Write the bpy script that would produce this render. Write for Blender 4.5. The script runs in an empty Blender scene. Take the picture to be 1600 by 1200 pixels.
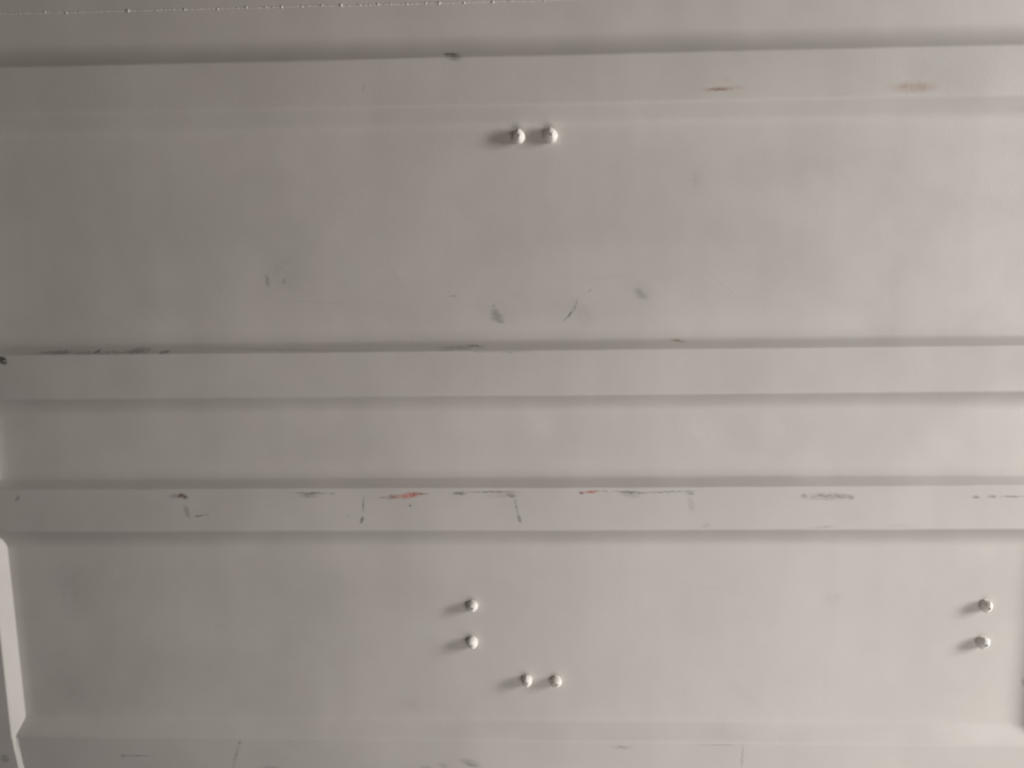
import bpy, math, random
from mathutils import Matrix, Vector, noise

MM = 0.001
SC = bpy.context.scene
COL = SC.collection

# ------------------------------------------------------------------ camera
cam_data = bpy.data.cameras.new('camera')
cam_data.sensor_width = 36.0
cam_data.lens = 28.125
cam_data.clip_start = 0.01
cam_data.clip_end = 50.0
cam = bpy.data.objects.new('camera', cam_data)
COL.objects.link(cam)
RT, UP, FW = (0.999421, 0.031343, -0.013218), (0.00857, 0.144024, 0.989537), (-0.032919, 0.989078, -0.143672)
cam.matrix_world = Matrix(((RT[0], UP[0], -FW[0], 0.030862),
                           (RT[1], UP[1], -FW[1], -0.92726),
                           (RT[2], UP[2], -FW[2], 0.134693),
                           (0, 0, 0, 1)))
SC.camera = cam

# ------------------------------------------------------------------ light
world = bpy.data.worlds.new('World')
SC.world = world
world.use_nodes = True
bg = world.node_tree.nodes['Background']
bg.inputs['Color'].default_value = (1.0, 0.92, 0.82, 1)
bg.inputs['Strength'].default_value = 0.008


def area_lamp(name, loc, target, sx, sy, energy, color):
    d = bpy.data.lights.new(name, 'AREA')
    d.shape = 'RECTANGLE'
    d.size, d.size_y = sx, sy
    d.energy = energy
    d.color = color
    o = bpy.data.objects.new(name, d)
    COL.objects.link(o)
    o.location = loc
    o.rotation_euler = (Vector(target) - Vector(loc)).to_track_quat('-Z', 'Y').to_euler()
    return o


# daylight falling in from the open side, far to the right of the door
area_lamp('daylight_opening', (2.95, -0.86, 0.50), (2.65, 2.0, 0.15), 1.1, 1.2, 238, (1.0, 0.985, 0.97))
# soft bounce from below, in front of the door
area_lamp('floor_bounce', (0.50, -0.98, -0.66), (0.40, 0, 0.08), 1.1, 1.1, 7.7, (1.0, 0.95, 0.92))
area_lamp('warm_fill', (-0.15, -1.0, 0.75), (-0.1, 0, 0.2), 0.9, 0.9, 0.55, (1.0, 0.72, 0.45))  # added weak warm fill from above

SC.view_settings.view_transform = 'Standard'
SC.view_settings.look = 'None'
SC.view_settings.exposure = 0.0
SC.view_settings.gamma = 1.0
SC.view_settings.use_curve_mapping = False
SC.cycles.filter_width = 2.0

# ------------------------------------------------------------------ marks on the paint
# (x mm, z mm, half length mm, half width mm, angle deg, colour, strength)
MARKS = {
    'upper_rail': [
        (232.4, 324.2, 27.2, 3.0, 1, 'smear', 0.5),
        (229.3, 323.7, 13.1, 1.5, 1, 'rust', 0.6),
        (437.7, 321.8, 26.8, 6.4, -1, 'smear', 0.55),
        (437.7, 321.8, 18.8, 3.8, -3, 'smear', 0.4),
        (-59.0, 363.1, 9.2, 4.5, -10, 'grey', 0.55),
        (-62.4, 365.2, 4.9, 1.1, -1, 'black', 0.6),
        (-158.9, 333.0, 4.2, 1.1, -107, 'grey', 0.35),
        (236.6, 334.4, 11.0, 3.8, 2, 'smear', 0.15),
    ],
    'tall': [
        (-282.8, 123.4, 8.2, 3.0, -80, 'grey', 0.36),
        (-263.4, 122.4, 4.4, 1.9, -88, 'grey', 0.3),
        (-261.5, 135.2, 29.6, 24.4, -44, 'grey', 0.1),
        (23.5, 96.8, 98.5, 26.2, -14, 'grey', 0.05),
        (82.4, 81.4, 21.0, 11.2, -45, 'grey', 0.08),
        (-21.1, 86.2, 24.8, 12.8, -27, 'grey', 0.1),
        (152.0, 104.4, 19.6, 12.8, -41, 'grey', 0.12),
        (-226.0, 97.9, 48.8, 0.8, -3, 'grey', 0.12),
        (113.4, 123.1, 35.0, 0.8, 8, 'grey', 0.1),
        (-131.4, 124.3, 29.4, 0.9, -62, 'grey', 0.1),
        (242.8, 112.3, 28.8, 0.9, -40, 'grey', 0.1),
        (209.6, 230.3, 15.2, 9.0, -68, 'grey', 0.06),
        (-425.7, 105.8, 33.5, 18.8, -52, 'grey', 0.05),
        (-67.5, 103.0, 5.2, 1.5, -1, 'grey', 0.35),
        (-16.4, 80.3, 9.8, 5.6, -56, 'grey', 0.42),
        (-15.0, 74.3, 9.0, 2.2, -20, 'grey', 0.4),
        (-19.2, 91.4, 1.8, 1.5, -54, 'grey', 0.3),
        (66.9, 79.7, 10.2, 1.2, 49, 'black', 0.6),
        (74.6, 92.1, 7.4, 1.5, 70, 'grey', 0.4),
        (90.4, 107.7, 3.1, 1.5, 45, 'grey', 0.35),
        (149.8, 102.9, 10.3, 4.9, -38, 'grey', 0.34),
        (208.9, 229.7, 6.4, 1.9, -79, 'grey', 0.14),
        (-534.1, 43.9, 20.2, 2.2, 1, 'black', 0.35),
        (-485.4, 44.4, 4.1, 1.9, 16, 'black', 0.55),
        (-436.1, 44.7, 14.7, 3.4, 4, 'grey', 0.5),
        (-404.0, 42.8, 6.2, 2.2, 3, 'black', 0.5),
        (-486.9, 42.9, 90.7, 1.9, 0, 'grey', 0.35),
        (-60.7, 44.3, 25.5, 3.0, 1, 'grey', 0.36),
        (-13.0, 38.9, 37.3, 1.3, -1, 'black', 0.45),
        (-42.3, 46.0, 10.9, 1.5, -7, 'black', 0.4),
        (191.5, 49.1, 10.3, 1.9, -5, 'rust', 0.6),
        (-266.8, 44.1, 87.3, 1.1, -1, 'grey', 0.2),
        (-608.0, 34.5, 7.4, 4.5, -39, 'black', 1.0),
    ],
    'top': [
        (-59.7, 365.2, 10.8, 4.5, -14, 'grey', 0.7),
        (-63.1, 367.0, 5.7, 1.5, -5, 'black', 0.75),
        (-122.0, 364.5, 42.5, 1.1, 0, 'grey', 0.15),
    ],
    'upper_rib': [
        (-597.7, 36.1, 7.3, 4.9, -39, 'black', 1.0),
        (-12.3, 40.5, 36.7, 1.5, -1, 'black', 0.4),
        (-525.1, 43.3, 19.8, 1.5, 1, 'grey', 0.4),
        (-477.9, 44.0, 3.2, 1.9, 13, 'black', 0.5),
        (-397.1, 42.8, 6.1, 1.9, 3, 'grey', 0.4),
        (-327.5, 14.4, 45.4, 11.2, 2, 'pale', 0.08),
    ],
    'middle': [
        (29.6, -46.8, 21.1, 16.5, -50, 'pale', 0.32),
        (217.1, -53.1, 26.2, 20.2, -46, 'pale', 0.32),
        (306.3, -55.6, 27.5, 20.2, -34, 'pale', 0.22),
        (-53.7, -51.2, 30.8, 16.5, -11, 'pale', 0.18),
        (-198.9, -64.6, 6.2, 1.1, -89, 'pale', 0.4),
        (498.6, -72.1, 30.8, 16.5, -15, 'pale', 0.18),
    ],
    'rib': [
        (-595.6, -131.8, 5.1, 3.0, -129, 'grey', 0.4),
        (-402.4, -129.8, 10.1, 3.4, 2, 'grey', 0.4),
        (-394.3, -129.8, 6.7, 3.8, -17, 'rust', 0.8),
        (-394.2, -129.4, 5.2, 2.2, -18, 'black', 0.5),
        (-391.0, -148.4, 9.0, 3.4, -77, 'grey', 0.4),
        (-376.6, -154.0, 5.2, 1.3, 9, 'black', 0.65),
        (-368.0, -152.4, 5.2, 1.1, 9, 'grey', 0.35),
        (-240.4, -126.5, 19.1, 1.3, -1, 'black', 0.55),
        (-242.5, -129.6, 11.9, 3.4, -2, 'grey', 0.4),
        (-214.1, -127.0, 4.2, 1.1, -0, 'black', 0.5),
        (-178.0, -141.3, 10.2, 1.7, -94, 'grey', 0.55),
        (-180.6, -159.7, 4.7, 1.9, -112, 'black', 0.8),
        (-195.8, -155.3, 3.8, 1.9, -0, 'grey', 0.2),
        (-152.8, -132.3, 9.2, 1.1, 2, 'darkred', 0.5),
        (-142.9, -131.4, 7.7, 3.4, 7, 'darkred', 0.85),
        (-122.3, -129.9, 15.4, 4.1, 8, 'red', 0.95),
        (-116.6, -127.6, 5.7, 1.9, 6, 'darkred', 0.6),
        (-107.1, -127.9, 7.6, 1.3, 3, 'grey', 0.7),
        (-122.1, -142.2, 1.0, 1.5, -23, 'black', 0.9),
        (-63.1, -127.6, 9.1, 2.2, -0, 'grey', 0.7),
        (-24.6, -125.9, 30.9, 1.1, 0, 'black', 0.55),
        (-13.3, -130.2, 18.1, 3.4, 2, 'darkred', 0.25),
        (-2.4, -130.2, 6.4, 3.0, -7, 'grey', 0.6),
        (3.8, -145.1, 13.6, 1.7, -78, 'grey', 0.45),
        (7.1, -158.7, 5.4, 2.2, -70, 'black', 0.5),
        (80.3, -127.5, 3.4, 1.9, -0, 'darkred', 0.85),
        (91.9, -126.6, 9.8, 1.9, 8, 'darkred', 0.5),
        (91.5, -126.7, 7.9, 2.2, 5, 'red', 0.6),
        (106.5, -126.0, 6.4, 0.9, -0, 'grey', 0.45),
        (137.4, -126.9, 18.7, 1.7, -3, 'grey', 0.75),
        (137.5, -130.4, 12.8, 3.8, -5, 'grey', 0.25),
        (181.4, -126.7, 32.7, 1.1, 2, 'grey', 0.55),
        (207.1, -128.4, 6.3, 2.6, -4, 'grey', 0.5),
        (208.1, -141.9, 11.4, 4.1, -72, 'grey', 0.2),
        (226.5, -168.0, 6.3, 3.4, 3, 'grey', 0.16),
        (365.6, -133.3, 30.1, 4.9, -0, 'grey', 0.35),
        (338.4, -132.4, 3.1, 3.4, -15, 'grey', 0.4),
        (362.2, -131.7, 9.9, 1.9, -0, 'grey', 0.35),
        (381.0, -132.6, 10.3, 2.6, -4, 'grey', 0.4),
        (392.5, -134.5, 3.3, 3.8, -7, 'grey', 0.45),
        (535.2, -134.7, 5.1, 1.9, -0, 'grey', 0.6),
        (552.9, -134.0, 5.4, 2.2, -0, 'black', 0.45),
        (575.7, -133.8, 13.7, 1.5, 1, 'grey', 0.5),
        (362.0, -170.3, 16.2, 1.5, 3, 'grey', 0.25),
        (449.6, -169.0, 18.4, 3.0, -0, 'grey', 0.1),
    ],
    'lower': [
        (-551.1, -252.0, 35.8, 26.2, -69, 'grey', 0.1),  # soft shade at the panel's left, put into the colour
        (-563.5, -383.5, 26.0, 22.5, -56, 'grey', 0.08),
        (-313.5, -297.6, 88.5, 1.1, 3, 'grey', 0.07),
        (220.9, -247.9, 70.4, 0.9, -10, 'grey', 0.07),
        (-133.4, -403.0, 17.9, 7.5, -28, 'grey', 0.06),
        (274.5, -384.1, 26.1, 11.2, -40, 'grey', 0.05),
        (383.8, -264.5, 13.6, 9.8, -9, 'grey', 0.08),
        (615.8, -371.0, 6.9, 2.6, -73, 'grey', 0.4),
    ],
    'lower_rail': [
        (-346.9, -449.2, 3.2, 2.2, -7, 'grey', 0.5),
        (-352.9, -467.1, 20.2, 2.2, -108, 'grey', 0.3),
        (-477.7, -468.0, 23.4, 1.3, 0, 'grey', 0.4),
        (-497.0, -468.5, 4.1, 2.6, -6, 'grey', 0.35),
        (-58.6, -474.9, 15.0, 5.6, -18, 'grey', 0.35),
        (-56.7, -477.9, 7.0, 2.6, -14, 'grey', 0.4),
        (-91.6, -478.6, 7.5, 3.8, -16, 'grey', 0.25),
        (-114.1, -480.9, 8.2, 3.0, -12, 'grey', 0.25),
        (130.7, -452.8, 12.2, 2.6, -2, 'grey', 0.35),
        (250.2, -448.6, 28.9, 1.3, 1, 'grey', 0.32),
        (277.6, -465.1, 18.0, 1.9, -92, 'grey', 0.3),
        (-308.3, -483.3, 12.2, 2.2, -4, 'grey', 0.3),
    ],
    'post': [
        (-597.7, 36.1, 7.3, 4.5, -39, 'black', 1.0),
        (-647.5, -470.6, 6.2, 6.0, -8, 'grey', 0.45),
    ],
}
MARK_COL = {'grey': (0.10, 0.095, 0.085), 'black': (0.045, 0.04, 0.033), 'rust': (0.20, 0.105, 0.065),
            'smear': (0.38, 0.24, 0.17), 'red': (0.50, 0.10, 0.07), 'darkred': (0.22, 0.065, 0.045),
            'pale': (0.69, 0.665, 0.64)}


class Tree:
    def __init__(self, mat):
        self.t = mat.node_tree
        self.n = self.t.nodes

    def node(self, kind, **props):
        nd = self.n.new(kind)
        for k, v in props.items():
            setattr(nd, k, v)
        return nd

    def link(self, a, b):
        self.t.links.new(a, b)

    def math(self, op, a, b):
        nd = self.node('ShaderNodeMath', operation=op)
        for i, v in enumerate((a, b)):
            if isinstance(v, (int, float)):
                nd.inputs[i].default_value = v
            else:
                self.link(v, nd.inputs[i])
        return nd.outputs[0]

    def ramp(self, val, a, b, lo, hi, smooth=True):
        nd = self.node('ShaderNodeMapRange')
        nd.interpolation_type = 'SMOOTHSTEP' if smooth else 'LINEAR'
        self.link(val, nd.inputs['Value'])
        for k, v in zip(('From Min', 'From Max', 'To Min', 'To Max'), (a, b, lo, hi)):
            nd.inputs[k].default_value = v
        return nd.outputs['Result']

    def noise(self, vec, scale, detail, rough=0.5):
        nd = self.node('ShaderNodeTexNoise')
        nd.inputs['Scale'].default_value = scale
        nd.inputs['Detail'].default_value = detail
        nd.inputs['Roughness'].default_value = rough
        self.link(vec, nd.inputs['Vector'])
        return nd

    def mix(self, fac, a, b):
        nd = self.node('ShaderNodeMix', data_type='RGBA')
        if isinstance(fac, (int, float)):
            nd.inputs[0].default_value = fac
        else:
            self.link(fac, nd.inputs[0])
        for i, v in ((6, a), (7, b)):
            if isinstance(v, tuple):
                nd.inputs[i].default_value = v + (1,)
            else:
                self.link(v, nd.inputs[i])
        return nd.outputs[2]


BASE = (0.570, 0.536, 0.503)


def paint(name, marks):
    m = bpy.data.materials.new(name)
    m.use_nodes = True
    T = Tree(m)
    bsdf = T.n['Principled BSDF']
    tc = T.node('ShaderNodeTexCoord').outputs['Object']
    # the paint itself: faint mottling, soft vertical roller streaks, fine specks of dirt
    mott = T.noise(tc, 9.0, 4.0, 0.55).outputs[0]
    streak_map = T.node('ShaderNodeMapping')
    streak_map.inputs['Scale'].default_value = (26, 26, 2.2)
    T.link(tc, streak_map.inputs['Vector'])
    streak = T.noise(streak_map.outputs[0], 1.0, 3.0).outputs[0]
    col = T.mix(T.ramp(mott, 0.3, 0.7, 0.0, 1.0), tuple(c * 0.94 for c in BASE), tuple(c * 1.03 for c in BASE))
    col = T.mix(T.ramp(streak, 0.35, 0.75, 0.0, 0.22), col, (0.49, 0.465, 0.43))
    hue = T.noise(tc, 24.0, 2.0).outputs[0]
    col = T.mix(T.ramp(hue, 0.52, 0.72, 0.0, 0.30), col, (0.575, 0.520, 0.501))
    col = T.mix(T.ramp(hue, 0.48, 0.28, 0.0, 0.30), col, (0.547, 0.541, 0.499))
    speck = T.noise(tc, 260.0, 2.0, 0.6).outputs[0]
    col = T.mix(T.ramp(speck, 0.70, 0.78, 0.0, 0.35), col, (0.33, 0.30, 0.26))
    if marks:
        flat = T.node('ShaderNodeVectorMath', operation='MULTIPLY')
        flat.inputs[1].default_value = (1, 0, 1)
        T.link(tc, flat.inputs[0])
        wob = T.noise(flat.outputs[0], 170.0, 3.0, 0.6)
        sub = T.node('ShaderNodeVectorMath', operation='SUBTRACT')
        T.link(wob.outputs['Color'], sub.inputs[0])
        sub.inputs[1].default_value = (0.5, 0.5, 0.5)
        scl = T.node('ShaderNodeVectorMath', operation='MULTIPLY_ADD')
        T.link(sub.outputs[0], scl.inputs[0])
        scl.inputs[1].default_value = (0.0055, 0, 0.0042)
        T.link(flat.outputs[0], scl.inputs[2])
        br_map = T.node('ShaderNodeMapping')
        br_map.inputs['Scale'].default_value = (150, 1, 420)
        T.link(flat.outputs[0], br_map.inputs['Vector'])
        broken = T.ramp(T.noise(br_map.outputs[0], 1.0, 3.0, 0.6).outputs[0], 0.30, 0.58, 0.25, 1.0)
        soft = T.ramp(T.noise(flat.outputs[0], 120.0, 3.0).outputs[0], 0.3, 0.65, 0.35, 1.0)
        for (x, z, hl, hw, ang, cn, st) in marks:
            mp = T.node('ShaderNodeMapping', vector_type='TEXTURE')
            mp.inputs['Location'].default_value = (x * MM, 0, z * MM)
            mp.inputs['Rotation'].default_value = (0, -math.radians(ang), 0)
            mp.inputs['Scale'].default_value = (max(hl, hw) * 1.12 * MM, 1, max(hw * 1.12, 1.1) * MM)
            T.link(scl.outputs[0], mp.inputs['Vector'])
            ln = T.node('ShaderNodeVectorMath', operation='LENGTH')
            T.link(mp.outputs[0], ln.inputs[0])
            wide = cn in ('pale', 'smear') or hw > 12
            mask = T.ramp(ln.outputs['Value'], 1.2, 0.1 if wide else (0.4 if cn == 'black' else 0.2), 0.0, min(1.0, st * 1.02))
            mask = T.math('MULTIPLY', mask, soft if (wide or cn in ('red', 'darkred')) else broken)
            col = T.mix(mask, col, MARK_COL[cn])
    T.link(col, bsdf.inputs['Base Color'])
    rough = T.ramp(mott, 0.3, 0.7, 0.42, 0.54)
    T.link(rough, bsdf.inputs['Roughness'])
    bsdf.inputs['Specular IOR Level'].default_value = 0.5
    # orange peel of the sprayed paint
    peel = T.noise(tc, 420.0, 2.0).outputs[0]
    bump = T.node('ShaderNodeBump')
    bump.inputs['Strength'].default_value = 0.18
    bump.inputs['Distance'].default_value = 0.0006
    T.link(peel, bump.inputs['Height'])
    T.link(bump.outputs[0], bsdf.inputs['Normal'])
    return m


def plain(name, color, rough, metal=0.0, grime=(0.16, 0.14, 0.11), amount=0.5, scale=300.0):
    m = bpy.data.materials.new(name)
    m.use_nodes = True
    T = Tree(m)
    bsdf = T.n['Principled BSDF']
    tc = T.node('ShaderNodeTexCoord').outputs['Object']
    n1 = T.noise(tc, scale, 3.0, 0.6).outputs[0]
    col = T.mix(T.ramp(n1, 0.50, 0.72, 0.0, amount), color, grime)
    T.link(col, bsdf.inputs['Base Color'])
    bsdf.inputs['Roughness'].default_value = rough
    bsdf.inputs['Metallic'].default_value = metal
    bump = T.node('ShaderNodeBump')
    bump.inputs['Strength'].default_value = 0.7
    bump.inputs['Distance'].default_value = 0.0012
    T.link(T.noise(tc, 330.0, 2.0).outputs[0], bump.inputs['Height'])
    T.link(bump.outputs[0], bsdf.inputs['Normal'])
    return m


MAT = {k: paint('painted_steel_' + k, v) for k, v in MARKS.items()}
MAT['clean'] = paint('painted_steel', [])
M_BOLT = plain('painted_bolt', (0.80, 0.77, 0.72), 0.6, amount=0.25)
M_PIN = plain('bolt_pin_paint', (0.52, 0.50, 0.46), 0.4)
M_WELD = plain('weld_paint', (0.66, 0.63, 0.59), 0.25, amount=0.12)

# ------------------------------------------------------------------ the door
door = bpy.data.objects.new('shipping_container', None)
door.empty_display_size = 0.1
COL.objects.link(door)
door['label'] = 'light grey painted steel inside of a container door with raised horizontal ribs and bolt ends'
door['category'] = 'container door'


def part(name, verts, faces, mat, parent=door, smooth=True):
    me = bpy.data.meshes.new(name)
    me.from_pydata(verts, [], faces)
    me.materials.append(mat)
    if smooth:
        me.polygons.foreach_set('use_smooth', [True] * len(me.polygons))
    me.update()
    o = bpy.data.objects.new(name, me)
    COL.objects.link(o)
    o.parent = parent
    return o


D = 15.0                        # how far ribs and frame stand proud of the recessed sheet
RAIL = 11.3                     # the lower rail is a little shallower than the post
XL0, XL1 = -625.0, -635.5       # left end of the recesses: foot and crest of the bend
XR0, XR1 = 628.0, 647.0
# recess: name, foot z low / high, bend width below / above, strip height below / above, foot rounding below / above
RECESS = [
    ('top',    377.5, 640.0, 14.5, 18.0, D, D, 0.86, 0.2),
    ('tall',    50.2, 292.0, 9.2, 20.0, D, D, 0.35, 0.3),
    ('middle', -112.8, -25.0, 8.2, 13.5, D, D, 0.25, 0.86),
    ('lower',  -424.0, -188.0, 20.5, 14.5, RAIL, D, 0.15, 0.86),
]
OUT_L, OUT_R, OUT_T, OUT_B = -800.0, 800.0, 690.0, -640.0
CREST = 0.13                    # rounding at the crest of a bend, as a share of its width


def bend(t, foot):
    """height share across a pressed bend, rounded at foot and crest"""
    if t <= -foot:
        return 0.0
    if t < foot:
        return (t + foot) ** 2 / (4 * foot)
    if t <= 1 - CREST:
        return t
    if t < 1 + CREST:
        return 1 - (1 + CREST - t) ** 2 / (4 * CREST)
    return 1.0


def height(x, z):
    for nm, z0, z1, wb, wt, hb, ht, fb, ft in RECESS:
        if z0 - wb * (1 + CREST) <= z <= z1 + wt * (1 + CREST):
            tx = max((XL0 - x) / (XL0 - XL1), (x - XR0) / (XR1 - XR0))
            return max(bend(tx, 0.1) * D, bend((z0 - z) / wb, fb) * hb, bend((z - z1) / wt, ft) * ht)
    if z < RECESS[3][1]:        # lower rail against the side posts
        tx = max((-630.5 - x) / 4.5, (x - 637.0) / 6.5)
        return RAIL + bend(tx, 0.15) * (D - RAIL)
    return D


# shallow knocks: x, z, radius, depth (mm)
DENTS = [(-30, 150, 70, 0.5), (330, 200, 55, 0.35), (-330, 120, 60, 0.45), (200, -290, 60, 0.4), (-330, -300, 80, 0.5),
         (60, -70, 35, 0.3), (240, -66, 40, 0.35), (-200, -60, 40, 0.25), (430, -330, 45, 0.3), (180, 100, 30, 0.25)]


def wave(x, z):
    """slight unevenness of the thin pressed sheet, mm"""
    v = noise.noise(Vector((x * 0.0042, z * 0.0052, 3.1))) * 0.75
    v += noise.noise(Vector((x * 0.013, z * 0.015, 7.7))) * 0.12
    for dx, dz, rad, dep in DENTS:
        q = ((x - dx) ** 2 + (z - dz) ** 2) / (rad * rad)
        if q < 6:
            v -= dep * math.exp(-q)
    return v


def span(a, b, step):
    n = max(1, int(round((b - a) / step)))
    return [a + (b - a) * i / n for i in range(n + 1)]


def lines(stops):
    out = []
    for v in stops:
        out += v
    out = sorted(out)
    res = [out[0]]
    for v in out[1:]:
        if v - res[-1] > 0.05:
            res.append(v)
    return res


def foot_crest(foot, crest, rnd):
    a, b = foot + (foot - crest) * rnd, crest + (crest - foot) * CREST
    return span(min(a, b), max(a, b), abs(crest - foot) / 14)


bx_l = foot_crest(XL0, XL1, 0.1)
bx_r = foot_crest(XR0, XR1, 0.1)
xs = lines([span(OUT_L, bx_l[0], 22), bx_l, span(-630.5 - 5.3, -630.5 + 0.8, 0.6), span(bx_l[-1], bx_r[0], 12), bx_r, span(bx_r[-1], OUT_R, 22)])
zstops, zcut = [], []
for nm, z0, z1, wb, wt, hb, ht, fb, ft in RECESS:
    lo, hi = foot_crest(z0, z0 - wb, fb), foot_crest(z1, z1 + wt, ft)
    zstops += [lo, hi, span(lo[-1], hi[0], 12)]
    zcut.append((nm, lo[0], hi[-1]))
edges = sorted([OUT_B, OUT_T] + [v for c in zcut for v in c[1:]])
for a, b in zip(edges[::2], edges[1::2]):
    zstops.append(span(a, b, 10))
zs = lines(zstops)
XA, XB = bx_l[0], bx_r[-1]


def point(x, z):
    h = height(x, z)
    # the lower rail runs slightly out of line, and its weld to the post bows out
    dz = 0.0
    if z < -400 and -640 < x < 640:
        k = max(0.0, 1 - abs(z + 446) / 40)
        dz = -2.6 * (x / 600.0) * k - 0.25 * k * math.sin(x * 0.021)
    else:
        dz = (0.7 * noise.noise(Vector((x * 0.006, z * 0.004, 21.0))) + 0.25 * noise.noise(Vector((x * 0.03, z * 0.004, 2.0)))) * max(0.0, min(1.0, (622 - abs(x)) / 60))
    dx = 0.0
    if z < -444:
        dx = 4.5 * min(1.0, (-444 - z) / 45.0) ** 1.5 * max(0.0, 1 - abs(x + 632) / 90)
    return ((x + dx) * MM, -(h + wave(x, z)) * MM, (z + dz) * MM)


def sheet_part(name, mat, x0, x1, z0, z1, skirt=False):
    ex = [x for x in xs if x0 - 0.03 <= x <= x1 + 0.03]
    ez = [z for z in zs if z0 - 0.03 <= z <= z1 + 0.03]
    verts = [point(x, z) for z in ez for x in ex]
    n = len(ex)
    faces = [(j * n + i, j * n + i + 1, (j + 1) * n + i + 1, (j + 1) * n + i)
             for j in range(len(ez) - 1) for i in range(n - 1)]
    # turn the outer edge of the door back, so that the leaf has its thickness
    rim = []
    if skirt:
        rows = len(ez)
        if abs(x0 - OUT_L) < 1:
            rim.append([j * n for j in range(rows)][::-1])
        if abs(x1 - OUT_R) < 1:
            rim.append([j * n + n - 1 for j in range(rows)])
        if abs(z0 - OUT_B) < 1:
            rim.append(list(range(n)))
        if abs(z1 - OUT_T) < 1:
            rim.append([(rows - 1) * n + i for i in range(n)][::-1])
        for loop in rim:
            base = len(verts)
            verts += [(verts[v][0], 0.045, verts[v][2]) for v in loop]
            for k in range(len(loop) - 1):
                faces.append((loop[k + 1], loop[k], base + k, base + k + 1))
    return part(name, verts, faces, mat)


def note(o, text):
    o['label'] = text


cut = {c[0]: c[1:] for c in zcut}
sheet_part('side_post', MAT['post'], OUT_L, XA, OUT_B, OUT_T, True)
sheet_part('side_post', MAT['clean'], XB, OUT_R, OUT_B, OUT_T, True)
for nm, z0, z1 in zcut:
    sheet_part('recessed_panel', MAT.get(nm, MAT['clean']), XA, XB, z0, z1)
sheet_part('frame_rail', MAT['clean'], XA, XB, cut['top'][1], OUT_T, True)
note(sheet_part('frame_rail', MAT['upper_rail'], XA, XB, cut['tall'][1], cut['top'][0]), 'raised rail with two brown rust smears above the upper pair of bolts')
sheet_part('raised_rib', MAT['upper_rib'], XA, XB, cut['middle'][1], cut['tall'][0])
note(sheet_part('raised_rib', MAT['rib'], XA, XB, cut['lower'][1], cut['middle'][0]), 'raised rib with red and black scrape marks along its upper edge')
sheet_part('frame_rail', MAT['lower_rail'], XA, XB, OUT_B, cut['lower'][0], True)
# back skin of the leaf
part('back_skin', [(OUT_L * MM, 0.045, OUT_B * MM), (OUT_R * MM, 0.045, OUT_B * MM),
                   (OUT_R * MM, 0.045, OUT_T * MM), (OUT_L * MM, 0.045, OUT_T * MM)], [(3, 2, 1, 0)], MAT['clean'], smooth=False)

# ------------------------------------------------------------------ bolt ends
rng = random.Random(4)


def lathe(profile, seg, seed, amp):
    """profile of (radius mm, height mm) turned round the bolt's axis, pointing out of the door"""
    v, f = [], []
    for k, (r, h) in enumerate(profile):
        for s in range(seg):
            a = 2 * math.pi * s / seg
            j = 1 + amp * noise.noise(Vector((math.cos(a) * 1.3 + seed, math.sin(a) * 1.3, h * 0.22 + seed * 2)))
            hh = h + (amp * 2.2 * noise.noise(Vector((math.cos(a) * r * 0.3, seed, math.sin(a) * r * 0.3))) if h > 1 else 0)
            v.append((r * j * math.cos(a + 0.3 * amp * h) * MM, -hh * MM, r * j * math.sin(a) * MM))
    for k in range(len(profile) - 1):
        for s in range(seg):
            a, b = k * seg + s, k * seg + (s + 1) % seg
            f.append((a, b, b + seg, a + seg))
    f.append(tuple((len(profile) - 1) * seg + s for s in range(seg)))
    return v, f


COLLAR = [(0.96, -1.2), (0.96, 0.8), (0.92, 1.3), (0.95, 3.0), (1.02, 4.2), (1.0, 5.7), (0.96, 7.4), (0.86, 9.0),
          (0.71, 10.4), (0.51, 11.5), (0.33, 12.1), (0.25, 12.2), (0.22, 11.5)]
PIN = [(0.215, 9.0), (0.215, 13.0), (0.18, 13.5), (0.12, 13.5), (0.09, 12.4), (0.04, 12.2)]
BOLTS = [(11.0, 279.5, 7.6, 0.09), (46.8, 280.0, 8.1, 0.08), (-52.5, -272.7, 6.9, 0.05), (-53.0, -319.8, 7.0, 0.05),
         (13.4, -369.8, 6.8, 0.05), (49.0, -370.5, 6.8, 0.05), (563.0, -272.0, 7.1, 0.11), (561.8, -318.4, 7.1, 0.09)]
for i, (x, z, r, amp) in enumerate(BOLTS):
    v, f = lathe([(a * r, b * 0.93) for a, b in COLLAR], 15, i * 3.7 + 1, amp * 1.35)
    b = part('bolt', v, f, M_BOLT)
    for e in b.data.polygons:
        e.use_smooth = (e.index * 7919 + i) % 5 != 0
    b.location = (x * MM, -wave(x, z) * MM, z * MM)
    b.rotation_euler = (rng.uniform(-0.07, 0.07), rng.uniform(0, 6.28), rng.uniform(-0.07, 0.07))
    v, f = lathe([(a * r, c * 0.93) for a, c in PIN], 14, i * 2.1 + 9, 0.08)
    part('pin', v, f, M_PIN, b)

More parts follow.
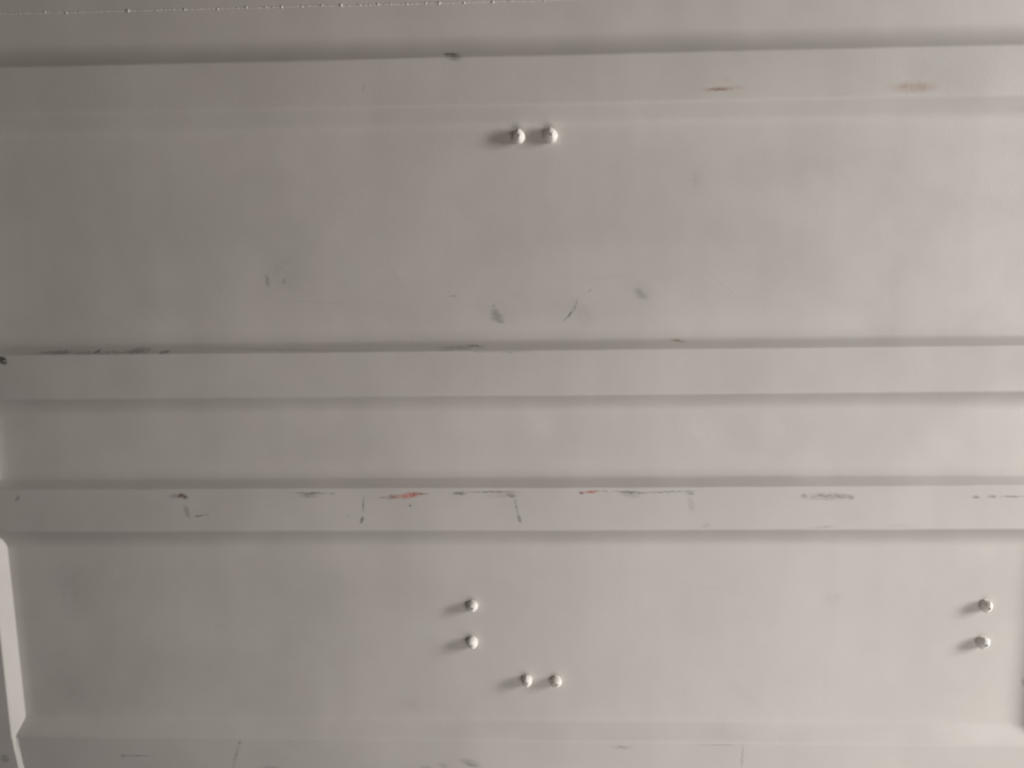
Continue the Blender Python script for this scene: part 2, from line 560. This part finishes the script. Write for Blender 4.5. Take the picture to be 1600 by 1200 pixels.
# ------------------------------------------------------------------ weld seam across the top recess
SEAM_Z = 423.6
verts, faces = [], []
N, SEG = 620, 7
for i in range(N + 1):
    x = -618 + 1236 * i / N
    env = 0.25 + 0.45 * max(0.0, min(1.0, (120 - x) / 160.0))
    r = (0.75 + 0.35 * abs(math.sin(x * 0.55 + 1.3 * noise.noise(Vector((x * 0.05, 0, 0))))) + 0.25 * noise.noise(Vector((x * 0.12, 5, 0)))) * env
    zc = SEAM_Z + 0.6 * noise.noise(Vector((x * 0.02, 1, 9)))
    for s in range(SEG):
        a = math.pi * s / (SEG - 1)
        verts.append((x * MM, -(wave(x, zc) - 0.15 + r * 0.9 * math.sin(a)) * MM, (zc + r * 1.25 * math.cos(a)) * MM))
for i in range(N):
    for s in range(SEG - 1):
        a = i * SEG + s
        faces.append((a, a + 1, a + SEG + 1, a + SEG))
BEADS = [(-516.6, 1.7), (-492.5, 1.6), (-478, 1.0), (-454.7, 1.0), (-422.1, 2.2), (-389.5, 1.2), (-358.5, 1.7), (-321.1, 1.7), (-288.8, 1.7),
         (-267.3, 1.3), (-249.4, 1.9), (-226.5, 1.4), (-204.4, 1.7), (-183.0, 2.2), (-163.8, 1.1), (-142.5, 1.6), (-128.4, 1.5),
         (-109.9, 1.7), (-89.4, 1.5), (-74.6, 1.9), (-47.1, 1.6), (-15.5, 1.9), (5.6, 1.0), (40.6, 1.2)]
for x, r in BEADS:
    r *= 0.85
    base = len(verts)
    zc = SEAM_Z + rng.uniform(-0.5, 0.5)
    rows, seg = 5, 10
    for k in range(rows + 1):
        e = math.pi / 2 * k / rows
        for s in range(seg):
            a = 2 * math.pi * s / seg
            q = 1 + 0.15 * math.sin(a * 3 + x)
            verts.append(((x + r * q * math.cos(e) * math.cos(a) * 1.15) * MM, -(wave(x, zc) + r * 0.6 * math.sin(e)) * MM,
                          (zc + r * q * math.cos(e) * math.sin(a)) * MM))
    for k in range(rows):
        for s in range(seg):
            a, b = base + k * seg + s, base + k * seg + (s + 1) % seg
            faces.append((a, b, b + seg, a + seg))
part('weld_seam', verts, faces, M_WELD)
